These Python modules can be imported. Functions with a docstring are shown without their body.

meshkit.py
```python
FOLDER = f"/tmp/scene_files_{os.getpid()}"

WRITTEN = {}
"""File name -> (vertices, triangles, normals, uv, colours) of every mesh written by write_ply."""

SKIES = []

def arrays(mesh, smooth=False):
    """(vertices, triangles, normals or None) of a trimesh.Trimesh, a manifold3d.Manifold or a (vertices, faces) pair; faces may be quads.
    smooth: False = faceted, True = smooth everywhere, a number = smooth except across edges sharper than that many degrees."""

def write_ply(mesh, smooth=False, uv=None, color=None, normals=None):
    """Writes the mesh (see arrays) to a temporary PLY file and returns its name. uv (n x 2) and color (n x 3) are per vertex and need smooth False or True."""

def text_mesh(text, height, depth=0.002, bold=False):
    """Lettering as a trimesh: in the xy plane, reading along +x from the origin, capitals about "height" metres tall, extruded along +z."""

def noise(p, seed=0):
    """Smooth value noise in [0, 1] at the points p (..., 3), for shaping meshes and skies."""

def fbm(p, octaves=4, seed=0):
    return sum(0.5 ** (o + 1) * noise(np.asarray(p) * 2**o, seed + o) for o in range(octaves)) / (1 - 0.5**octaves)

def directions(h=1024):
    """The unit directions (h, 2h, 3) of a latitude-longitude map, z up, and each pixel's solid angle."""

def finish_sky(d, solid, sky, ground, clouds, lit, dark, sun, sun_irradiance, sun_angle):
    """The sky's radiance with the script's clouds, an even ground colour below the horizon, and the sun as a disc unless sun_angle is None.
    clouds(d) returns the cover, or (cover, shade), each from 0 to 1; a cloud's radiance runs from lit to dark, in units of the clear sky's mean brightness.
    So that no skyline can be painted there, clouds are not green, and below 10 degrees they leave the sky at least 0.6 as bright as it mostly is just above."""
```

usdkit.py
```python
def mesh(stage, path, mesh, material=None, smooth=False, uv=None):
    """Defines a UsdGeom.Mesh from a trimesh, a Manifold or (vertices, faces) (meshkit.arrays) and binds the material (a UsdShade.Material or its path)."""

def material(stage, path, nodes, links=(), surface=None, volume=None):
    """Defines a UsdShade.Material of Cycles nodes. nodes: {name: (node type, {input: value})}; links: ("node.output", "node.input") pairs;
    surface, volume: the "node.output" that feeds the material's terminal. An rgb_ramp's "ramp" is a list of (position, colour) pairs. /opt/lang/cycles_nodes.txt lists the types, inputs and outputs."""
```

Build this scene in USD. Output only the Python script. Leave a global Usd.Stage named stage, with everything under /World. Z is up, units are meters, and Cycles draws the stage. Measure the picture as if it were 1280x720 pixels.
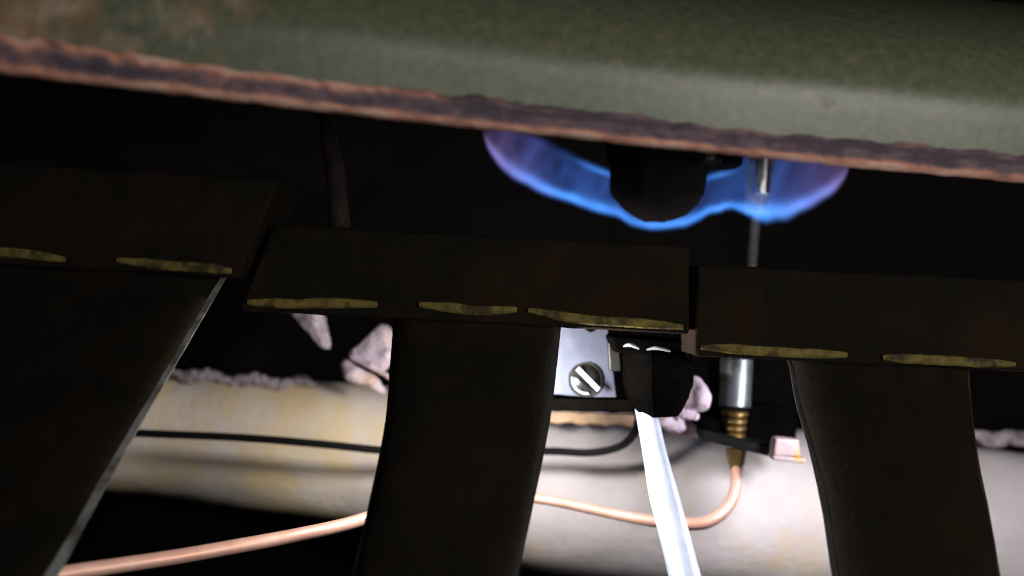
import math, random
import numpy as np, trimesh, manifold3d as m3
import meshkit, usdkit
from pxr import Usd, UsdGeom, UsdLux, UsdShade, Gf, Sdf, Vt

random.seed(7); rng = np.random.default_rng(7)
stage = Usd.Stage.CreateInMemory()
UsdGeom.SetStageUpAxis(stage, UsdGeom.Tokens.z); UsdGeom.SetStageMetersPerUnit(stage, 1.0)
UsdGeom.Xform.Define(stage, '/World'); UsdGeom.Scope.Define(stage, '/World/Looks')

# ------------------------------------------------------------------ camera, lamps, exposure
TX = 0.466                                     # tangent of half the horizontal angle
EYE = np.array([0.0, 0.0, 0.30]); ROLL = math.radians(5.0)
RIGHT = np.array([math.cos(ROLL), 0, math.sin(ROLL)]); UP = np.array([-math.sin(ROLL), 0, math.cos(ROLL)]); FWD = np.array([0, 1.0, 0])
cam = UsdGeom.Camera.Define(stage, '/World/camera')
M = Gf.Matrix4d(*RIGHT, 0, *UP, 0, *(-FWD), 0, *EYE, 1)
cam.AddTransformOp().Set(M)
cam.CreateHorizontalApertureAttr(36.0); cam.CreateVerticalApertureAttr(20.25); cam.CreateFocalLengthAttr(18.0 / TX)
cam.CreateClippingRangeAttr(Gf.Vec2f(0.01, 50)); cam.CreateFStopAttr(4.4); cam.CreateFocusDistanceAttr(0.47)
cam.CreateExposureAttr(0.0)


def P(px, py, Y):
    """A point of the photograph (1280 x 720) at the distance Y in front of the lens."""
    k = TX / 640 * Y
    return EYE + RIGHT * ((px - 640) * k) + UP * ((360 - py) * k) + FWD * Y


def aim(prim, eye, target):
    z = np.array(eye, float) - np.array(target, float); z /= np.linalg.norm(z)
    x = np.cross([0, 0, 1.0], z); x /= np.linalg.norm(x); y = np.cross(z, x)
    UsdGeom.Xformable(prim).AddTransformOp().Set(Gf.Matrix4d(*x, 0, *y, 0, *z, 0, *map(float, eye), 1))


# two added lamps, no real source, hidden behind the middle and right-hand burner tubes
for name, at, r, strength, tint in (('hidden_fill_lamp', (640, 489, 0.477), 0.008, 440.0, (0.98, 0.94, 0.94)), ('hidden_fill_lamp_001', (1104, 505, 0.500), 0.010, 190.0, (0.92, 0.88, 1.0))):
    hidden_fill = UsdLux.SphereLight.Define(stage, '/World/' + name)
    hidden_fill.CreateRadiusAttr(r); hidden_fill.CreateIntensityAttr(strength); hidden_fill.CreateColorAttr(Gf.Vec3f(*tint))
    hidden_fill.AddTranslateOp().Set(Gf.Vec3d(*P(*at)))
# added fill lamp out of view, brightening the panel from the front right
front_fill = UsdLux.RectLight.Define(stage, '/World/added_front_lamp')
front_fill.CreateWidthAttr(0.09); front_fill.CreateHeightAttr(0.22); front_fill.CreateIntensityAttr(31.0); front_fill.CreateColorAttr(Gf.Vec3f(1.0, 0.96, 0.92))
aim(front_fill, [0.40, -0.12, 0.36], [0.05, 0.40, 0.34])
# small lamp added beside the lens to brighten the rod and rims
lens_fill = UsdLux.DiskLight.Define(stage, '/World/added_lens_lamp')
lens_fill.CreateRadiusAttr(0.006); lens_fill.CreateIntensityAttr(500.0); lens_fill.CreateColorAttr(Gf.Vec3f(0.96, 0.98, 1.0))
aim(lens_fill, [0.035, -0.01, 0.325], [0.05, 0.5, 0.33])

# ------------------------------------------------------------------ helpers
used = {}


def numbered(path):
    n = used.get(path, 0); used[path] = n + 1
    return path if n == 0 else f'{path}_{n:03d}'


def props(prim, label=None, category=None, group=None, kind=None):
    for k, v in (('label', label), ('category', category), ('group', group), ('kind', kind)):
        if v: prim.SetCustomDataByKey(k, v)
    return prim


def thing(name, label, category, group=None, at=(0, 0, 0)):
    x = UsdGeom.Xform.Define(stage, numbered('/World/' + name)); x.AddTranslateOp().Set(Gf.Vec3d(*map(float, at)))
    p = props(x.GetPrim(), label, category, group); ORIGIN[str(p.GetPath())] = np.array(at, float)
    return p


ORIGIN = {}


def obj(name, mesh, mat, parent=None, smooth=35, label=None, category=None, kind=None, group=None, colors=None):
    """One Mesh prim; meshes are made in world space and moved into their thing's own frame."""
    base = '/World' if parent is None else str(parent.GetPath())
    top = '/'.join(base.split('/')[:3]); off = ORIGIN.get(top, np.zeros(3))
    v, f, n = meshkit.arrays(mesh, smooth)
    g = usdkit.mesh(stage, numbered(base + '/' + name), trimesh.Trimesh(v - off, f, process=False), mat, smooth=False)
    if n is not None:
        g.CreateNormalsAttr(Vt.Vec3fArray.FromNumpy(n.astype(np.float32))); g.SetNormalsInterpolation('vertex')
    if colors is not None:
        UsdGeom.PrimvarsAPI(g).CreatePrimvar('displayColor', Sdf.ValueTypeNames.Color3fArray, 'vertex').Set(Vt.Vec3fArray.FromNumpy(np.asarray(colors, np.float32)))
    return props(g.GetPrim(), label, category, group, kind)


def spline(pts, n):
    """Catmull-Rom through the rows of pts."""
    p = np.asarray(pts, float); p = np.vstack([2 * p[0] - p[1], p, 2 * p[-1] - p[-2]])
    t = np.linspace(0, len(p) - 3 - 1e-9, n); i = t.astype(int); t = (t - i)[:, None]
    a, b, c, d = p[i], p[i + 1], p[i + 2], p[i + 3]
    return 0.5 * (2 * b + (c - a) * t + (2 * a - 5 * b + 4 * c - d) * t**2 + (3 * b - a - 3 * c + d) * t**3)


def grid_faces(rows, cols, close=True):
    F = []
    for i in range(rows - 1):
        for j in range(cols if close else cols - 1):
            a, b = i * cols + j, i * cols + (j + 1) % cols
            F += [[a, b, b + cols], [a, b + cols, a + cols]]
    return F


def loft(loops):
    """Closed loops of equal length, joined in order and capped at both ends."""
    L = np.asarray(loops, float); r, c = L.shape[:2]; F = grid_faces(r, c)
    V = np.vstack([L.reshape(-1, 3), L[0].mean(0), L[-1].mean(0)]); a, b = r * c, r * c + 1
    for j in range(c):
        k = (j + 1) % c
        F += [[a, k, j], [b, (r - 1) * c + j, (r - 1) * c + k]]
    t = trimesh.Trimesh(V, F, process=False)
    if t.volume < 0: t.invert()
    return t


def tube(pts, radii, n=60, sides=14, wob=0.0, seed=0):
    pr = np.column_stack([np.asarray(pts, float), np.broadcast_to(radii, (len(pts),))])
    s = spline(pr, n); p, r = s[:, :3], s[:, 3]
    t = np.gradient(p, axis=0); t /= np.linalg.norm(t, axis=1, keepdims=True)
    u = np.cross(t[0], [0.3, 0.1, 1]); u /= np.linalg.norm(u); loops = []
    for i in range(n):
        u = u - t[i] * (u @ t[i]); u /= np.linalg.norm(u); w = np.cross(t[i], u)
        a = np.arange(sides) * 2 * np.pi / sides
        ring = p[i] + r[i] * (np.cos(a)[:, None] * u + np.sin(a)[:, None] * w)
        if wob: ring = p[i] + (ring - p[i]) * (1 + wob * (meshkit.fbm(ring * 160, 3, seed)[:, None] - 0.5))
        loops.append(ring)
    return loft(loops)


def hull(points, r, sub=2):
    """The rounded hull of the points: spheres of radius r."""
    s = m3.Manifold.sphere(1.0, 12)
    rs = np.broadcast_to(r, (len(points),))
    h = m3.Manifold.batch_hull([s.scale([q, q, q]).translate(list(map(float, p))) for p, q in zip(points, rs)])
    g = h.to_mesh(); return trimesh.Trimesh(g.vert_properties[:, :3], g.tri_verts)


def slab(corners, depth, r=0.0012, Yback=None):
    """A rounded plate: front corners (px, py, Y), pushed back by depth."""
    f = [P(*c) + FWD * r for c in corners]
    return hull(f + [p + FWD * max(depth - 2 * r, 1e-4) for p in f], r)


def chain(points, radii):
    """Hulls of neighbouring spheres, added into one solid."""
    s = m3.Manifold.sphere(1.0, 16); S = [s.scale([q, q, q]).translate(list(map(float, p))) for p, q in zip(points, radii)]
    m = m3.Manifold()
    for a, b in zip(S, S[1:]): m = m + m3.Manifold.batch_hull([a, b])
    g = m.to_mesh(); return trimesh.Trimesh(g.vert_properties[:, :3], g.tri_verts)


def rough(mesh, amount, scale, seed=0, length=0.003, soft=0):
    """Displaces a refined copy of the mesh along its normals."""
    v, f = trimesh.remesh.subdivide_to_size(mesh.vertices, mesh.faces, length, max_iter=12)
    t = trimesh.Trimesh(v, f); t.merge_vertices()
    if soft: trimesh.smoothing.filter_taubin(t, lamb=0.5, nu=0.52, iterations=soft)
    d = (meshkit.fbm(t.vertices * scale, 4, seed) - 0.5) * 2 * amount
    t.vertices = t.vertices + t.vertex_normals * d[:, None]
    return t


def join(*ms): return trimesh.util.concatenate(list(ms))


def cyl(a, b, r0, r1=None, n=24, bevel=0.0006):
    a, b = np.array(a, float), np.array(b, float); r1 = r0 if r1 is None else r1
    t = (b - a) / np.linalg.norm(b - a); u = np.cross(t, [0.31, 0.2, 0.93]); u /= np.linalg.norm(u); w = np.cross(t, u)
    A = np.arange(n) * 2 * np.pi / n; c = np.cos(A)[:, None] * u + np.sin(A)[:, None] * w
    return loft([a + c * (r0 - bevel), a + t * bevel + c * r0, b - t * bevel + c * r1, b + c * (r1 - bevel)])


# ------------------------------------------------------------------ materials
def mat(name, c1, c2=None, scale=60.0, rough=(0.5, 0.7), metallic=0.0, bump=0.0, bscale=250.0, spec=0.5, c3=None, scale3=18.0, at3=(0.5, 0.62)):
    """Two tones mixed by noise, a third in larger patches, uneven roughness and fine relief."""
    c2 = c2 or c1
    N = {'g': ('texture_coordinate', {}), 'n': ('noise_texture', {'scale': scale, 'detail': 6.0, 'roughness': 0.65}),
         'r': ('rgb_ramp', {'ramp': [(0.3, c1), (0.7, c2)]}), 'rr': ('map_range', {'from_min': 0.3, 'from_max': 0.7, 'to_min': rough[0], 'to_max': rough[1]}),
         'p': ('principled_bsdf', {'metallic': metallic, 'specular_ior_level': spec})}
    L = [('g.object', 'n.vector'), ('n.fac', 'r.fac'), ('n.fac', 'rr.value'), ('rr.result', 'p.roughness')]
    col = 'r.color'
    if c3:
        N['n3'] = ('noise_texture', {'scale': scale3, 'detail': 5.0, 'roughness': 0.6}); N['f3'] = ('rgb_ramp', {'ramp': [(at3[0], (0, 0, 0)), (at3[1], (1, 1, 1))]})
        N['m3'] = ('mix', {'color2': c3})
        L += [('g.object', 'n3.vector'), ('n3.fac', 'f3.fac'), ('f3.color', 'm3.fac'), (col, 'm3.color1')]; col = 'm3.color'
    L.append((col, 'p.base_color'))
    if bump:
        N['nb'] = ('noise_texture', {'scale': bscale, 'detail': 5.0}); N['b'] = ('bump', {'strength': 1.0, 'distance': bump})
        L += [('g.object', 'nb.vector'), ('nb.fac', 'b.height'), ('b.normal', 'p.normal')]
    return usdkit.material(stage, '/World/Looks/' + name, N, L, surface='p.BSDF')


IRON = mat('sooty_iron', (0.0072, 0.0058, 0.0039), (0.0128, 0.0102, 0.0066), 70, (0.8, 0.98), bump=0.0005, bscale=420, spec=0.08, c3=(0.018, 0.010, 0.0055), scale3=22)
EDGE = mat('lit_edge', (0.22, 0.23, 0.22), (0.36, 0.37, 0.36), 90, (0.45, 0.7), bump=0.0003, spec=0.4, c3=(0.12, 0.11, 0.09), scale3=40)  # pale tone paints in the light caught by the left burner's seam edge
DULL = mat('dull_edge', (0.022, 0.021, 0.02), (0.045, 0.043, 0.04), 90, (0.6, 0.8), bump=0.0003, spec=0.2)
LIP = mat('lit_rim', (0.22, 0.17, 0.04), (0.10, 0.075, 0.022), 260, (0.6, 0.9), bump=0.0006, spec=0.2, c3=(0.05, 0.036, 0.015), scale3=90)  # yellow tone stands in for light falling on the heads' lower lips
BLACK = mat('black_steel', (0.0012, 0.0011, 0.0010), (0.0024, 0.0021, 0.0018), 80, (0.9, 1.0), bump=0.0003, spec=0.0)
CAVE = mat('soot', (0.006, 0.005, 0.005), (0.011, 0.009, 0.008), 20, (0.9, 1.0), spec=0.05)
ZINC = mat('zinc_plate', (0.085, 0.093, 0.130), (0.115, 0.125, 0.165), 60, (0.45, 0.6), metallic=0.2, bump=0.0002)
STEEL = mat('bright_steel', (0.62, 0.64, 0.66), (0.75, 0.77, 0.80), 120, (0.2, 0.35), metallic=1.0, bump=0.0001)
SCREW = mat('dark_screw', (0.010, 0.010, 0.009), (0.022, 0.021, 0.018), 200, (0.3, 0.45), spec=0.3)
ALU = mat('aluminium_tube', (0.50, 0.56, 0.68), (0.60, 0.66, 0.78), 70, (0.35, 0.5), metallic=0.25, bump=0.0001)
COPPER = mat('copper', (0.78, 0.42, 0.30), (0.86, 0.54, 0.42), 70, (0.35, 0.5), metallic=0.35, bump=0.0001)
BRASS = mat('tarnished_brass', (0.13, 0.085, 0.025), (0.22, 0.15, 0.05), 150, (0.3, 0.5), metallic=0.8)
RUBBER = mat('black_wire', (0.004, 0.004, 0.004), (0.007, 0.0065, 0.006), 100, (0.6, 0.7), spec=0.1)
def cream_material():
    """Lavender-white fibre, yellowed in patches towards the left end of the roll."""
    N = {'g': ('geometry', {}), 's': ('separate_xyz', {}), 'n': ('noise_texture', {'scale': 26.0, 'detail': 6.0, 'roughness': 0.65}), 'r': ('rgb_ramp', {'ramp': [(0.3, (0.62, 0.565, 0.545)), (0.7, (0.76, 0.71, 0.70))]}),
         'gr': ('map_range', {'from_min': -0.16, 'from_max': 0.05, 'to_min': 0.14, 'to_max': -0.10, 'clamp': True}), 'n3': ('noise_texture', {'scale': 15.0, 'detail': 7.0, 'roughness': 0.7}), 'add': ('math', {'math_type': 'add'}),
         'f': ('rgb_ramp', {'ramp': [(0.46, (0, 0, 0)), (0.66, (0.9, 0.9, 0.9))]}), 'm': ('mix', {'color2': (0.74, 0.57, 0.31)}), 'nb': ('noise_texture', {'scale': 190.0, 'detail': 7.0, 'roughness': 0.7}), 'b': ('bump', {'strength': 1.0, 'distance': 0.0009}),
         'p': ('principled_bsdf', {'roughness': 0.92, 'specular_ior_level': 0.15})}
    L = [('g.position', 's.vector'), ('g.position', 'n.vector'), ('g.position', 'n3.vector'), ('g.position', 'nb.vector'), ('n.fac', 'r.fac'), ('s.x', 'gr.value'), ('n3.fac', 'add.value1'), ('gr.result', 'add.value2'), ('add.value', 'f.fac'),
         ('f.color', 'm.fac'), ('r.color', 'm.color1'), ('m.color', 'p.base_color'), ('nb.fac', 'b.height'), ('b.normal', 'p.normal')]
    return usdkit.material(stage, '/World/Looks/cream_insulation', N, L, surface='p.BSDF')


CREAM = cream_material()
FIBRE = mat('torn_fibre', (0.22, 0.185, 0.20), (0.46, 0.40, 0.41), 150, (0.9, 1.0), bump=0.002, bscale=300, spec=0.1, c3=(0.16, 0.13, 0.14), scale3=90)
TUFT = mat('pale_tuft', (0.46, 0.37, 0.43), (0.58, 0.48, 0.54), 70, (0.85, 0.95), bump=0.001, bscale=200, spec=0.2, c3=(0.52, 0.38, 0.30), scale3=45)
RUSTROD = mat('rusty_rod', (0.026, 0.011, 0.0045), (0.006, 0.004, 0.003), 140, (0.8, 0.95), bump=0.0008)
CERAM = mat('pale_ceramic', (0.24, 0.19, 0.19), (0.32, 0.26, 0.25), 90, (0.5, 0.7), c3=(0.36, 0.20, 0.06), scale3=70)


def panel_material():
    """Dark green enamel, rusting brown in patches towards its left end."""
    N = {'g': ('geometry', {}), 's': ('separate_xyz', {}), 'nf': ('noise_texture', {'scale': 260.0, 'detail': 8.0, 'roughness': 0.8}),
         'base': ('rgb_ramp', {'ramp': [(0.25, (0.042, 0.066, 0.036)), (0.5, (0.100, 0.112, 0.066)), (0.75, (0.20, 0.165, 0.12))]}),
         'np': ('noise_texture', {'scale': 42.0, 'detail': 7.0, 'roughness': 0.65}),
         'grad': ('map_range', {'from_min': -0.17, 'from_max': -0.035, 'to_min': 0.22, 'to_max': -0.14, 'clamp': True}),
         'sum': ('math', {'math_type': 'add'}), 'mask': ('rgb_ramp', {'ramp': [(0.50, (0, 0, 0)), (0.66, (1, 1, 1))]}),
         'rust': ('rgb_ramp', {'ramp': [(0.3, (0.16, 0.10, 0.045)), (0.5, (0.24, 0.15, 0.085)), (0.72, (0.40, 0.33, 0.25))]}), 'nr': ('noise_texture', {'scale': 95.0, 'detail': 4.0}),
         'm': ('mix', {}), 'p': ('principled_bsdf', {'specular_ior_level': 0.45}), 'ro': ('mix_float', {'a': 0.31, 'b': 0.85}),
         'b': ('bump', {'strength': 0.35, 'distance': 0.0005})}
    L = [('g.position', 's.vector'), ('g.position', 'nf.vector'), ('g.position', 'np.vector'), ('g.position', 'nr.vector'), ('nf.fac', 'base.fac'), ('s.x', 'grad.value'),
         ('np.fac', 'sum.value1'), ('grad.result', 'sum.value2'), ('sum.value', 'mask.fac'), ('nr.fac', 'rust.fac'), ('mask.color', 'm.fac'), ('base.color', 'm.color1'),
         ('rust.color', 'm.color2'), ('m.color', 'p.base_color'), ('mask.color', 'ro.fac'), ('ro.result', 'p.roughness'), ('nf.fac', 'b.height'), ('b.normal', 'p.normal')]
    return usdkit.material(stage, '/World/Looks/green_enamel', N, L, surface='p.BSDF')


def hem_material():
    """Rust in plum, brown and orange; 'displayColor' holds rust tone along the hem's section plus a painted bead highlight."""
    N = {'g': ('geometry', {}), 'mp': ('mapping', {'mapping_type': 'point', 'scale': (0.6, 1.0, 1.0)}), 'n': ('noise_texture', {'scale': 130.0, 'detail': 7.0, 'roughness': 0.7}), 'a': ('attribute', {'attribute': 'displayColor'}), 's': ('separate_color', {}),
         'sum': ('math', {'math_type': 'add'}), 'n2': ('noise_texture', {'scale': 30.0, 'detail': 4.0}),
         'c': ('rgb_ramp', {'ramp': [(0.25, (0.07, 0.052, 0.066)), (0.45, (0.15, 0.10, 0.115)), (0.58, (0.31, 0.155, 0.125)), (0.74, (0.58, 0.27, 0.18)), (0.92, (0.64, 0.40, 0.32))]}),
         'p': ('principled_bsdf', {'specular_ior_level': 0.25, 'roughness': 0.8}), 'b': ('bump', {'strength': 0.9, 'distance': 0.0012})}
    L = [('g.position', 'mp.vector'), ('mp.vector', 'n.vector'), ('a.color', 's.color'), ('n.fac', 'sum.value1'), ('s.r', 'sum.value2'), ('sum.value', 'c.fac'), ('c.color', 'p.base_color'), ('n.fac', 'b.height'), ('b.normal', 'p.normal')]
    return usdkit.material(stage, '/World/Looks/rusted_hem', N, L, surface='p.BSDF')


def flame_material():
    N = {'a': ('attribute', {'attribute': 'displayColor'}), 'e': ('emission', {'strength': 0.5}), 't': ('transparent_bsdf', {'color': (1, 1, 1)}), 'add': ('add_closure', {})}
    return usdkit.material(stage, '/World/Looks/blue_flame', N, [('a.color', 'e.color'), ('e.emission', 'add.closure1'), ('t.BSDF', 'add.closure2')], surface='add.closure')


ENAMEL, HEM, FLAME = panel_material(), hem_material(), flame_material()

# ------------------------------------------------------------------ the setting: the sooty chamber
def box(x0, x1, y0, y1, z0, z1):
    t = trimesh.creation.box([x1 - x0, y1 - y0, z1 - z0]); t.apply_translation([(x0 + x1) / 2, (y0 + y1) / 2, (z0 + z1) / 2]); return t


obj('chamber_back_wall', rough(box(-0.75, 0.75, 0.86, 0.88, -0.10, 0.80), 0.002, 30, 1, 0.04), CAVE, kind='structure')
obj('chamber_floor', rough(box(-0.75, 0.75, 0.30, 0.86, -0.02, 0.0), 0.002, 30, 2, 0.04), CAVE, kind='structure')
obj('chamber_roof', box(-0.75, 0.75, 0.42, 0.86, 0.60, 0.62), CAVE, kind='structure')
obj('chamber_side_wall', box(-0.77, -0.75, 0.30, 0.88, -0.02, 0.62), CAVE, kind='structure')
obj('chamber_side_wall', box(0.75, 0.77, 0.30, 0.88, -0.02, 0.62), CAVE, kind='structure')

# ------------------------------------------------------------------ the panel with its rusty folded hem
def panel():
    t = thing('front_panel', 'dark green metal panel above the flame, its folded bottom edge rusted orange and plum', 'panel', at=P(560, 155, 0.37))
    # lower outline of the hem in the photograph and its height
    X = [-260, 0, 200, 390, 600, 760, 940, 1125, 1560]; E = [58, 90, 114.5, 137, 160.5, 177, 195, 212, 252]; H = [52, 49, 45, 42, 38, 36, 36, 36, 36]
    E = np.polyval(np.polyfit(X, E, 2), X); X = list(range(-260, 1561, 20)); E, H = np.polyval(np.polyfit([-260, 0, 200, 390, 600, 760, 940, 1125, 1560], E, 2), X), np.interp(X, [-260, 0, 200, 390, 600, 760, 940, 1125, 1560], H)
    cols = 420; px = np.linspace(-260, 1560, cols); loops, hem_tone = [], []
    prof = [(1.00, 0.0050), (1.0, 0.0), (0.92, -0.0008), (0.80, -0.0016), (0.66, -0.0017), (0.55, -0.0012), (0.40, -0.0012), (0.28, -0.0016), (0.16, -0.0018), (0.06, -0.0008), (0.0, 0.0012), (0.02, 0.0034), (0.10, 0.0050)]
    rust_and_highlight = [0.1, 0.2, 0.28, 0.26, 0.06, -0.12, -0.16, -0.06, 0.24, 0.36, 0.38, 0.14, 0.0]  # upper entries paint the bead's highlight, the others are rust
    for i, x in enumerate(px):
        e, h = np.interp(x, X, E), np.interp(x, X, H); Y = np.interp(x, [-260, 1560], [0.335, 0.41]); row = []; h *= 1 + 0.30 * (meshkit.fbm(np.array([x / 24.0, 1.0, 4.0]), 4, 2) - 0.5)
        for k, (a, d) in enumerate(prof):
            p = P(x, e - a * h, Y) + FWD * d
            w = (meshkit.fbm(p * 260, 4, 3) - 0.5)
            row.append(p + FWD * w * 0.0016 + UP * (meshkit.fbm(p * 190, 3, 9) - 0.5) * 0.0011)
            rust_highlight = rust_and_highlight[k] * (0.55 + 0.9 * meshkit.noise(np.array([x / 38.0, k * 0.35, 2.0])))
            if k in (1, 2, 3, 4): rust_highlight -= 0.40 * np.clip((x - 420) / 220, 0, 1)
            hem_tone.append([rust_highlight + 0.30 * (meshkit.fbm(np.array([x / 15.0, k * 0.8, 6.0]), 3, 4) - 0.5)] * 3)
        loops.append(row)
    m = loft(loops); hem_tone = np.clip(np.vstack([hem_tone, [[0.1] * 3] * 2]), -0.4, 1)
    obj('folded_hem', m, HEM, t, smooth=True, colors=hem_tone)
    # the sheet above: bulges gently towards the viewer, then falls back at the top
    rows = 60; v = []
    for j in range(rows):
        s = j / (rows - 1)
        for x in px[::6]:
            e, h = np.interp(x, X, E), np.interp(x, X, H); Y = np.interp(x, [-260, 1560], [0.335, 0.41])
            p = P(x, e - h * 0.72, Y) + np.array([0, 0, 1.0]) * (s * 0.20)
            v.append(p + FWD * (0.0002 - 0.0065 * math.sin(min(s / 0.24, 1.0) * math.pi / 2) + 0.8 * max(0, s - 0.07) ** 2) + FWD * (meshkit.fbm(p * 14, 2, 5) - 0.5) * 0.003)
    v = np.array(v); c = len(px[::6]); f = np.array(grid_faces(rows, c, close=False))
    back = v + FWD * 0.0015; n = len(v); f2 = f[:, ::-1] + n
    rim = []
    for j in range(rows - 1):
        for q in (0, c - 1):
            a, b = j * c + q, (j + 1) * c + q; rim += [[a, b, b + n], [a, b + n, a + n]]
    for i in range(c - 1):
        for q in (0, (rows - 1) * c):
            a, b = q + i, q + i + 1; rim += [[a, b, b + n], [a, b + n, a + n]]
    m = trimesh.Trimesh(np.vstack([v, back]), np.vstack([f, f2, rim]), process=False); trimesh.repair.fix_normals(m)
    obj('sheet', m, ENAMEL, t, smooth=40)


panel()

# ------------------------------------------------------------------ three burners: head, rims coloured as if lit, venturi tube with seam edges
def burner(label, head, Yh, rims, sec, edge_left, edge_right):
    t = thing('gas_burner', label, 'burner', 'burners in a row under the panel', at=P(*[(head[2][k] + head[3][k]) / 2 for k in (0, 1)], Yh + 0.03))
    r = 0.0016
    pts = [P(x, y, Yh + (0.004 if k < 2 else 0)) for k, (x, y) in enumerate(head)]
    pts = [p + FWD * r for p in pts] + [p + FWD * (0.045 + 0.006 * (k < 2)) for k, p in enumerate(pts)]
    obj('burner_head', rough(hull(pts, r), 0.0009, 55, 4, 0.006), IRON, t, smooth=50)
    for line in rims:
        n = 44; q = spline([(x, y, 0) for x, y in line], n); L3 = []
        for i in range(n):
            e = min(1.0, (min(i, n - 1 - i) + 0.5) / 11.0) ** 0.6; top = 6.5 * (0.25 + 0.75 * e) * (0.95 + 0.15 * meshkit.noise(np.array([q[i][0] * 0.10, 3.0, 1.0]))); low = 6.5 * (0.55 + 0.45 * e)
            x, y = q[i][0], q[i][1]; o = Yh - 0.0012 - 0.0010 * e
            L3.append([P(x, y - top, Yh + 0.001), P(x, y - top * 0.8, o + 0.0006), P(x, y - top * 0.1, o), P(x, y + low * 0.6, o), P(x, y + low, o + 0.0010), P(x, y + low, Yh + 0.004)])
        obj('rim', rough(loft(L3), 0.0002, 300, 8, 0.002), LIP, t, smooth=50)
    # venturi: rounded cross-sections, front face a little crowned
    S = spline([(y, l, rr, Y, d) for (y, l, rr, Y, d) in sec], 40); loops, le, re_ = [], [], []
    for y, l, rr, Y, d in S:
        a = np.linspace(0, 2 * np.pi, 48, endpoint=False)
        ca, sa = np.cos(a), np.sin(a)
        ex = np.sign(ca) * np.abs(ca) ** 0.6; ey = np.sign(sa) * np.abs(sa) ** 0.75
        k = TX / 640 * Y; z = len(loops) / 39
        bl, br = l + 0.8 * np.interp(z, [0, 1], edge_left), rr - 0.8 * np.interp(z, [0, 1], edge_right); cx, hw = (bl + br) / 2, (br - bl) / 2
        y = np.broadcast_to(y, ex.shape)
        loops.append([P(cx + hw * q, yy, Y + d) + FWD * (w * d) for q, w, yy in zip(ex, ey, y)])
        le.append((P(l, y[0], Y + d), k)); re_.append((P(rr, y[0], Y + d), k))
    obj('venturi_tube', rough(loft(loops), 0.0010, 42, 6, 0.008), IRON, t, smooth=60)
    for side, wid, pr in ((-1, edge_left, le), (1, edge_right, re_)):
        L2 = []
        for i, (p, k) in enumerate(pr):
            w = np.interp(i, [0, len(pr) - 1], wid) * k; th = 0.0011
            o = RIGHT * side
            q = [p - o * w * 1.0 - FWD * th, p - FWD * th * 0.6, p + FWD * th * 0.6, p - o * w * 1.0 + FWD * th]
            L2.append(q if side > 0 else q[::-1])
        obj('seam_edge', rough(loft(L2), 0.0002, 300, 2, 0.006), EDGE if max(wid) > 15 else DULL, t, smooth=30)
    return t


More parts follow.
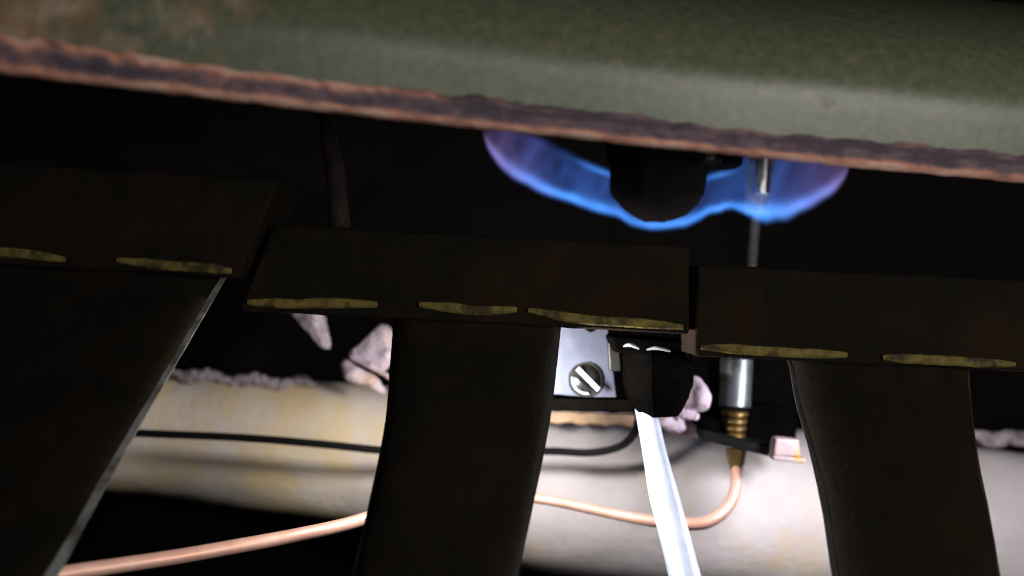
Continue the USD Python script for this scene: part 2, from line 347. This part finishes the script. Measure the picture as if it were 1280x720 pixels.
burner('left sooty iron burner, its broad venturi tube leaning down with one long edge coloured bright as if lit',
       [(-330, 190), (343, 228), (294, 343), (-330, 306)], 0.452,
       [[(-200, 306), (0, 315), (40, 318), (82, 324)], [(145, 324), (200, 331), (250, 334), (290, 338)]],
       [(330, -40, 292, 0.462, 0.0104), (352, -34, 280, 0.458, 0.0104), (450, -88, 223, 0.43, 0.0099), (550, -145, 165, 0.40, 0.0093), (640, -200, 115, 0.375, 0.0087), (720, -255, 72, 0.355, 0.0081), (860, -340, -8, 0.325, 0.0075)],
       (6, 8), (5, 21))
burner('middle sooty iron burner standing in front of the slotted screw and the copper tube',
       [(345, 286), (858, 312), (857, 413), (304, 384)], 0.458,
       [[(309, 377), (360, 379), (420, 379), (472, 380)], [(524, 380), (570, 385), (600, 388), (646, 386)], [(660, 387), (720, 398), (790, 403), (854, 408)]],
       [(362, 452, 712, 0.470, 0.0116), (382, 474, 706, 0.466, 0.0116), (402, 490, 702, 0.462, 0.0110), (450, 488, 697, 0.452, 0.0104), (530, 481, 687, 0.436, 0.0099), (620, 463, 669, 0.418, 0.0093), (720, 440, 648, 0.40, 0.0087), (830, 414, 624, 0.38, 0.0087)],
       (3, 5), (3, 8))
burner('right sooty iron burner beside the silver and brass thermocouple',
       [(876, 336), (1460, 364), (1462, 468), (872, 441)], 0.464,
       [[(876, 433), (930, 437), (1000, 441), (1060, 443)], [(1104, 446), (1150, 449), (1210, 452), (1270, 455)]],
       [(420, 960, 1240, 0.476, 0.0116), (440, 976, 1222, 0.472, 0.0116), (456, 986, 1212, 0.468, 0.0110), (500, 994, 1213, 0.458, 0.0104), (570, 1013, 1222, 0.442, 0.0099), (640, 1028, 1236, 0.426, 0.0093), (720, 1040, 1250, 0.408, 0.0087), (830, 1058, 1268, 0.386, 0.0087)],
       (4, 12), (3, 5))

# ------------------------------------------------------------------ the cream insulation roll, torn along its top
def insulation():
    t = thing('insulation_roll', 'pale cream insulation roll behind the burner tubes, its top edge torn and grey', 'insulation', at=P(640, 590, 0.64))
    loops = []; rows = 150
    for i in range(rows):
        px = -420 + 2300 * i / (rows - 1)
        c = P(px, np.interp(px, [-420, 200, 450, 700, 1000, 1880], [500, 540, 565, 614, 643, 725]), 0.668)
        a = np.linspace(0, 2 * np.pi, 56, endpoint=False); ring = []
        for q in a:
            d = np.array([0, -math.cos(q), math.sin(q)]); R = np.interp(px, [0, 450, 700, 1000], [0.035, 0.041, 0.049, 0.050])
            ring.append(c + d * R)
        ring = np.array(ring)
        n = meshkit.fbm(ring * 22, 3, 1) - 0.5; n2 = meshkit.fbm(ring * 110, 3, 2) - 0.5
        up = np.clip(np.sin(a), 0, 1)
        ring = c + (ring - c) * (1 + 0.09 * n + 0.014 * n2 * (0.4 + up))[:, None]
        loops.append(ring)
    obj('roll', loft(loops), CREAM, t, smooth=True)
    # the torn grey edge: a ragged strip of fibre lying along the top of the roll
    for x0, x1, hgt, seed in ((120, 395, 8, 1), (640, 800, 6, 2), (1040, 1560, 8, 3)):
        n = 60; pts, rad = [], []
        for i in range(n):
            px = x0 + (x1 - x0) * i / (n - 1); z = np.interp(px, [100, 220, 330, 420, 700, 1000, 1560], [462, 468, 477, 480, 508, 530, 570])
            pts.append(P(px, z + 3 * math.sin(px * 0.11 + seed) + rng.normal(0, 1.2), 0.650)); rad.append(0.0034 * (hgt / 8) * (0.6 + 0.8 * meshkit.noise(np.array([px * 0.06, seed, 0]))) * (0.3 + 0.7 * min(1, min(i, n - 1 - i) / 5)))
        obj('torn_edge', rough(rough(tube(pts, rad, 140, 10), 0.0026, 75, seed, 0.0025), 0.0007, 480, seed + 5, 0.0018), FIBRE, t, smooth=60)
    n = 40; L = []
    for i in range(n):
        px = 640 + 165 * i / (n - 1); w = 1.5 * math.sin(px * 0.21) + rng.normal(0, 0.5); y = 514 + 0.05 * (px - 690)
        L.append([P(px, y + w * 0.4, 0.612), P(px, y + w * 0.4, 0.606), P(px, y + 13 + w, 0.602), P(px, y + 14 + w, 0.604)])
    obj('facing_strip', rough(loft(L), 0.0006, 200, 3, 0.0025), mat('tan_facing', (0.62, 0.40, 0.22), (0.74, 0.52, 0.34), 60, (0.8, 0.95), bump=0.0005), t, smooth=60)
    return t


roll = insulation()


def blob(pts, r, amount, scale, seed, length=0.002):
    return rough(chain(pts, r), amount, scale, seed, length, 14)


k6 = TX / 640 * 0.6
tf = thing('insulation_tuft', 'pale pinkish insulation lobe beside the left edge of the middle burner tube', 'insulation', 'pale lobes on top of the insulation roll', at=P(458, 476, 0.60))
obj('lobe', rough(hull([P(479, 418, 0.605), P(484, 444, 0.600), P(446, 444, 0.605), P(474, 458, 0.60)], [0.0058, 0.0062, 0.0042, 0.0036]), 0.0014, 120, 5, 0.0016, 30), TUFT, tf, smooth=60)
obj('fold', blob([P(440, 446, 0.60), P(462, 457, 0.594), P(480, 467, 0.592), P(487, 473, 0.592)], [0.0018, 0.0017, 0.0013, 0.0010], 0.0005, 300, 6), TUFT, tf, smooth=60)
obj('shred', blob([P(432, 456, 0.60), P(440, 468, 0.596), P(462, 476, 0.596), P(478, 488, 0.6)], [0.0030, 0.0045, 0.0040, 0.0020], 0.0012, 200, 7), TUFT, tf, smooth=60)
tf = thing('insulation_tuft', 'pale pinkish insulation lobe between the black pilot body and the thermocouple', 'insulation', 'pale lobes on top of the insulation roll', at=P(858, 530, 0.553))
obj('lobe', rough(hull([P(866, 484, 0.553), P(874, 494, 0.550), P(862, 502, 0.553), P(878, 505, 0.553)], [0.0060, 0.0062, 0.0050, 0.0040]), 0.0014, 120, 8, 0.0016, 30), TUFT, tf, smooth=60)
obj('fold', blob([P(838, 506, 0.553), P(852, 515, 0.552), P(868, 520, 0.552)], [0.0034, 0.0036, 0.0022], 0.0009, 250, 9), TUFT, tf, smooth=60)
obj('shred', blob([P(832, 525, 0.553), P(850, 532, 0.575), P(872, 538, 0.575)], [0.0040, 0.0055, 0.0040], 0.0012, 200, 10), TUFT, tf, smooth=60)
obj('grey_flap', rough(hull([P(362, 382, 0.60), P(385, 384, 0.595), P(402, 398, 0.60), P(411, 434, 0.603), P(403, 432, 0.60)], [0.0020, 0.0028, 0.0026, 0.0012, 0.0012]), 0.0010, 160, 11, 0.0016, 20), FIBRE,
    label='grey frayed flap hanging in the dark opening right of the burner edge coloured bright as if lit', category='insulation', smooth=60)

# ------------------------------------------------------------------ flame, its cap and the rods in front of it
def flame():
    u = np.linspace(0, 1, 150)
    B = spline([(603, 166), (610, 192), (634, 221), (680, 245), (730, 263), (775, 276), (800, 289), (830, 291), (866, 283), (898, 269), (925, 267), (948, 279), (975, 280), (1005, 268), (1035, 250), (1056, 226), (1064, 200)], 150)
    for i in range(150):
        B[i][1] += (8.0 if 750 < B[i][0] < 910 else 4.0) * (meshkit.noise(np.array([B[i][0] * 0.07, 2.0, 0.0])) - 0.5)
    T = spline([(606, 140), (628, 142), (662, 160), (700, 181), (735, 199), (764, 211), (790, 222), (826, 226), (862, 222), (888, 213), (915, 205), (934, 186), (955, 176), (990, 182), (1020, 178), (1045, 172), (1061, 168)], 150)
    rows = 26; V, C = [], []
    for side in (0, 1):
        for j in range(rows):
            v = j / (rows - 1)
            for i in range(150):
                px, py = B[i] * (1 - v) + T[i] * v
                q = (px - 832) / 230
                Y = 0.575 + 0.035 * q * q + 0.018 * v + (0.006 if side else -0.006) * math.sin(math.pi * v) * math.sin(math.pi * min(max(u[i], 0.004), 0.996))
                V.append(P(px, py, Y))
                n = 0.9 * (meshkit.fbm(np.array([px * 0.05 + py * 0.02, v * 1.6, 1.0]), 3) - 0.5) * 1.6; hw = 0.07 + 0.05 * meshkit.noise(np.array([px * 0.03, 5.0, 0.0])); hk = 0.65 + 0.6 * meshkit.noise(np.array([px * 0.06, 9.0, 0.0]))
                hot = hk * math.exp(-((v - 0.14) / hw) ** 2)
                ends = min(1, max(0, (abs(px - 832) - 120) / 110)) ** 1.3
                body = (0.60 + 0.6 * n) * (1 - v) ** 0.25 * min(1, v / 0.1)
                top = 0.9 * math.exp(-((v - 0.88) / 0.055) ** 2) * math.exp(-(((px - 752) / 26) ** 2)) + 0.7 * math.exp(-((v - 0.86) / 0.06) ** 2) * math.exp(-(((px - 897) / 18) ** 2))
                fade = min(1, v / 0.10) * min(1, (1 - v) / 0.16) * min(1, u[i] / 0.07) * min(1, (1 - u[i]) / 0.10)
                blue = np.array([0.042, 0.115, 0.46]); cyan = np.array([0.06, 0.28, 0.88]); plum = np.array([0.17, 0.090, 0.22])
                c = (blue * (1 - ends) + plum * ends) * body * 1.0 + (cyan * (1 - 0.8 * ends) + plum * 1.3 * ends * 0.8) * (hot + top)
                C.append(np.maximum(c * fade, 0))
    f = np.array(grid_faces(rows, 150, close=False)); n = rows * 150
    m = trimesh.Trimesh(np.vstack([V]), np.vstack([f, f[:, ::-1] + n]), process=False)
    obj('flame', m, FLAME, smooth=False, colors=np.array(C), label='blue gas flame with plum tips curling below the rusty panel edge', category='flame')


flame()
cp = thing('burner_cap', 'sooty black hood in the middle of the blue flame', 'burner cap', at=P(822, 220, 0.545))
hood = []
for y, xl, xr in ((168, 752, 892), (190, 757, 888), (214, 760, 885), (244, 764, 882), (258, 775, 872), (271, 792, 858), (276, 806, 842)):
    cx, hw = (xl + xr) / 2, (xr - xl) / 2 * TX / 640 * 0.548
    hood.append([P(cx, y + 0.02 * (cx - 822), 0.555) + RIGHT * hw * math.cos(q) - FWD * 0.6 * hw * math.sin(q) for q in np.linspace(0, 2 * np.pi, 10, endpoint=False) + 0.1])
obj('hood', rough(loft(hood), 0.0016, 110, 3, 0.004), CAVE, cp, smooth=25)
obj('stem', cyl(P(822, 215, 0.56), P(826, 120, 0.60), 0.016), CAVE, cp)
sb = thing('small_bolt', 'small grey bolt end poking down below the rusty edge, left of the flame rod', 'bolt', at=P(890, 190, 0.52))
obj('shank', cyl(P(889, 160, 0.53), P(891, 203, 0.525), 0.0044), SCREW, sb)
obj('tip', cyl(P(886, 176, 0.521), P(888, 199, 0.519), 0.0024), EDGE, sb)
obj('collar', cyl(P(905, 180, 0.538), P(906, 207, 0.536), 0.0085), CAVE, sb)
rd = thing('flame_rod', 'upright steel flame rod crossing the right half of the blue flame', 'flame rod', at=P(940, 335, 0.60))
obj('sleeve', cyl(P(955, 150, 0.598), P(946, 268, 0.600), 0.0080, 0.0072), mat('grey_sleeve', (0.04, 0.045, 0.05), (0.06, 0.065, 0.07), 90, (0.3, 0.45), spec=0.5), rd)
obj('sleeve_highlight', cyl(P(957, 150, 0.589), P(952, 243, 0.591), 0.0046), STEEL, rd)  # added steel strip standing in for the sleeve's highlight
obj('pin', tube([P(946, 262, 0.600), P(943, 295, 0.600), P(938, 352, 0.600)], 0.0026, 30, 10, 0.3), DULL, rd, smooth=50)
obj('rusty_rod', tube([P(402, 100, 0.54), P(411, 170, 0.535), P(419, 215, 0.53), P(426, 300, 0.53)], [0.0036, 0.0040, 0.0046, 0.0050], 60, 10, 0.35, 3), RUSTROD, label='thin rusty brown rod hanging in the dark gap left of the flame', category='rod', smooth=60)

# ------------------------------------------------------------------ zinc bracket with its slotted screw
br = thing('mounting_bracket', 'pale zinc bracket plate with a slotted screw, right of the middle burner tube', 'bracket', at=P(730, 500, 0.525))
plate = slab([(697, 400, 0.527), (757, 402, 0.531), (769, 497, 0.525), (690, 491, 0.521)], 0.0024, 0.0009)
obj('plate', rough(plate, 0.00025, 90, 2, 0.003), ZINC, br, smooth=40)
obj('lower_strip', slab([(684, 500, 0.518), (792, 502, 0.512), (790, 513, 0.512), (684, 511, 0.518)], 0.012, 0.0008), BLACK, br)  # black strip along the plate's lower edge
nrm = np.cross(P(757, 402, 0.531) - P(697, 400, 0.527), P(690, 491, 0.521) - P(697, 400, 0.527)); nrm /= np.linalg.norm(nrm)
if nrm[1] > 0: nrm = -nrm
obj('notch_pin', cyl(P(738, 407, 0.527), P(738, 407, 0.527) + nrm * 0.003, 0.0032), BLACK, br)


def screw():
    c = P(731, 475, 0.524); R = 21.5 * TX / 640 * 0.524
    u = P(748, 497, 0.524) - P(712, 461, 0.524); u -= nrm * (u @ nrm); u /= np.linalg.norm(u); w = np.cross(nrm, u)
    if (w @ UP) < 0: w = -w
    ax = np.column_stack([u, w, nrm])                        # slot along u
    s = m3.Manifold.sphere(R * 1.25, 48).translate([0, 0, -R * 0.72]); s = s ^ m3.Manifold.cube([4 * R, 4 * R, 2 * R], True).translate([0, 0, R])
    s = s ^ m3.Manifold.cylinder(2 * R, R, R, 48)
    s = s + m3.Manifold.cylinder(0.0010, R, R, 48)
    groove = m3.Manifold.cube([3 * R, R * 0.28, R * 0.7], True).translate([0, -R * 0.22, R * 0.50])
    s = s - groove
    def T(m):
        g = m.to_mesh(); t = trimesh.Trimesh(g.vert_properties[:, :3] @ ax.T + c + nrm * 0.0004, g.tri_verts); 
        if t.volume < 0: t.invert()
        return t
    return T, s, R


T, s, R = screw()
sc = obj('screw_head', T(s), SCREW, br, smooth=30)
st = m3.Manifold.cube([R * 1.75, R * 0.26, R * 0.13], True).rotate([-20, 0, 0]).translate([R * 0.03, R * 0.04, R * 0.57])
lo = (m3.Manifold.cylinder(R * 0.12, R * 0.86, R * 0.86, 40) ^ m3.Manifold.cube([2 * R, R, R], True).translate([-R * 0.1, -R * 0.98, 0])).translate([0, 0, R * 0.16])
obj('slot_glint', T(st), ALU, sc); obj('glint_crescent', T(lo), ALU, sc)  # pale pieces stand in for bright reflections on the dark screw

# ------------------------------------------------------------------ pilot body and the silver tube below it
pb = thing('pilot_burner', 'black pilot burner body with a thin shiny rim, just above the silver tube', 'pilot burner', at=P(820, 515, 0.52))
obj('body', rough(loft([[P(822 + rx * math.cos(a), y + 4 * math.sin(a) * 0, 0.512) + FWD * (-0.016 * math.sin(a) * rx / 42) for a in np.linspace(0, 2 * np.pi, 8, endpoint=False) + 0.3]
                        for y, rx in ((436, 42), (442, 45), (480, 44), (496, 40), (512, 30), (519, 25))]), 0.0008, 120, 4, 0.003), BLACK, pb, smooth=30)
obj('collar', slab([(768, 424, 0.498), (856, 430, 0.498), (858, 442, 0.498), (772, 437, 0.498)], 0.03, 0.0015), BLACK, pb)
obj('shiny_rim', tube([P(779, 433, 0.4940), P(788, 431, 0.4936), P(799, 436, 0.4940)], [0.0003, 0.0009, 0.0004], 20, 8), EDGE, pb, smooth=60)
obj('shiny_rim', tube([P(808, 437, 0.4940), P(822, 435, 0.4936), P(838, 439, 0.4940)], [0.0003, 0.0009, 0.0004], 20, 8), EDGE, pb, smooth=60)
obj('side_tab', slab([(762, 430, 0.515), (772, 432, 0.515), (775, 462, 0.515), (764, 462, 0.515)], 0.006, 0.0008), SCREW, pb)
obj('hook', tube([P(857, 412, 0.50), P(860, 430, 0.495), P(862, 450, 0.50)], 0.0016, 20, 8), BLACK, pb, smooth=60)
k = TX / 640
obj('silver_tube', tube([P(806, 506, 0.512), P(813, 540, 0.505), P(820, 575, 0.497), P(830, 620, 0.485), P(842, 665, 0.470), P(856, 720, 0.450), P(874, 790, 0.42)],
                        [13 * k * 0.51, 14 * k * 0.505, 15.5 * k * 0.497, 18.5 * k * 0.485, 19 * k * 0.47, 20 * k * 0.45, 21 * k * 0.42], 80, 22), ALU,
    label='overexposed silver gas tube running down to the bottom edge from the black pilot body', category='tube', smooth=True)

# ------------------------------------------------------------------ thermocouple in its black bracket
bk = thing('black_bracket', 'black steel bracket holding the silver and brass thermocouple left of the right burner tube', 'bracket', at=P(930, 570, 0.56))
obj('back_plate', slab([(890, 440, 0.592), (1000, 446, 0.592), (992, 566, 0.590), (886, 540, 0.590)], 0.003, 0.001), BLACK, bk)
obj('shelf', slab([(879, 540, 0.554), (967, 562, 0.554), (968, 570, 0.554), (880, 548, 0.554)], 0.032, 0.0009), mat('dull_black', (0.005, 0.005, 0.005), (0.009, 0.009, 0.008), 80, (0.8, 0.95), spec=0.03), bk)
obj('rear_block', slab([(866, 505, 0.582), (988, 510, 0.582), (984, 572, 0.582), (876, 546, 0.582)], 0.006, 0.001), BLACK, bk)
obj('spur', chain([P(860, 517, 0.565), P(872, 524, 0.565), P(888, 533, 0.565)], [0.0008, 0.0030, 0.005]), BLACK, bk)
obj('wing', slab([(893, 430, 0.585), (902, 436, 0.585), (896, 480, 0.585), (890, 520, 0.585)], 0.003, 0.001), BLACK, bk)
tc = thing('thermocouple', 'silver thermocouple with a ringed brass nut and a long copper lead curving away left', 'thermocouple', at=P(920, 580, 0.55))
k55 = k * 0.57
obj('probe', cyl(P(921, 448, 0.572), P(918, 509, 0.570), 20 * k55), mat('dull_steel', (0.10, 0.115, 0.115), (0.17, 0.185, 0.185), 120, (0.35, 0.5), metallic=0.8), tc)
for i in range(4):
    y = 513 + 9 * i
    obj('brass_ring', cyl(P(918.5 - 0.3 * i, y, 0.570), P(918.2 - 0.3 * i, y + 7.5, 0.570), (16.5 - 0.8 * i) * k55, bevel=0.0009), BRASS, tc)
obj('flare_nut', cyl(P(920, 560, 0.569), P(920, 582, 0.568), 13 * k55, 10 * k55, n=6, bevel=0.0008), BRASS, tc, smooth=False)
obj('ferrule', cyl(P(920, 581, 0.568), P(920, 596, 0.566), 8.5 * k55, 5.5 * k55), BRASS, tc)
obj('copper_lead', tube([P(920, 585, 0.567), P(920, 606, 0.560), P(913, 628, 0.553), P(895, 647, 0.547), P(868, 655, 0.545), P(815, 651, 0.545), P(760, 641, 0.55), P(700, 628, 0.552), P(660, 622, 0.55), P(600, 618, 0.53), P(540, 625, 0.51), P(480, 641, 0.49),
                         P(430, 656, 0.475), P(370, 669, 0.46), P(300, 682, 0.445), P(220, 696, 0.43), P(140, 708, 0.415), P(60, 720, 0.40), P(-60, 742, 0.38)], [0.0027, 0.0029, 0.0031, 0.0032, 0.0031, 0.0029, 0.0026, 0.0025, 0.0025, 0.0026] + [0.0029] * 9, 200, 14), COPPER, tc, smooth=True)
cb = thing('ceramic_block', 'small pale ceramic block at the lower right corner of the black bracket', 'block', at=P(985, 574, 0.555))
obj('block', rough(slab([(972, 551, 0.545), (996, 553, 0.545), (998, 569, 0.545), (970, 567, 0.545)], 0.010, 0.0012), 0.0004, 150, 2, 0.002), CERAM, cb, smooth=50)
obj('foot', slab([(968, 571, 0.544), (1006, 575, 0.544), (1006, 578, 0.544), (968, 574, 0.544)], 0.012, 0.0006), CERAM, cb)

# ------------------------------------------------------------------ the black wire across the roll
obj('black_wire', tube([P(-120, 530, 0.575), P(60, 535, 0.577), P(165, 541, 0.578), P(300, 547, 0.578), P(400, 555, 0.578), P(480, 563, 0.58), P(580, 567, 0.585), P(683, 564, 0.585), P(735, 566, 0.583), P(770, 560, 0.580), P(787, 549, 0.576), P(797, 530, 0.57), P(800, 505, 0.55)], 0.0021, 160, 10), RUBBER,
    label='thin black wire stretched across the cream insulation roll and up to the pilot body', category='wire', smooth=True)
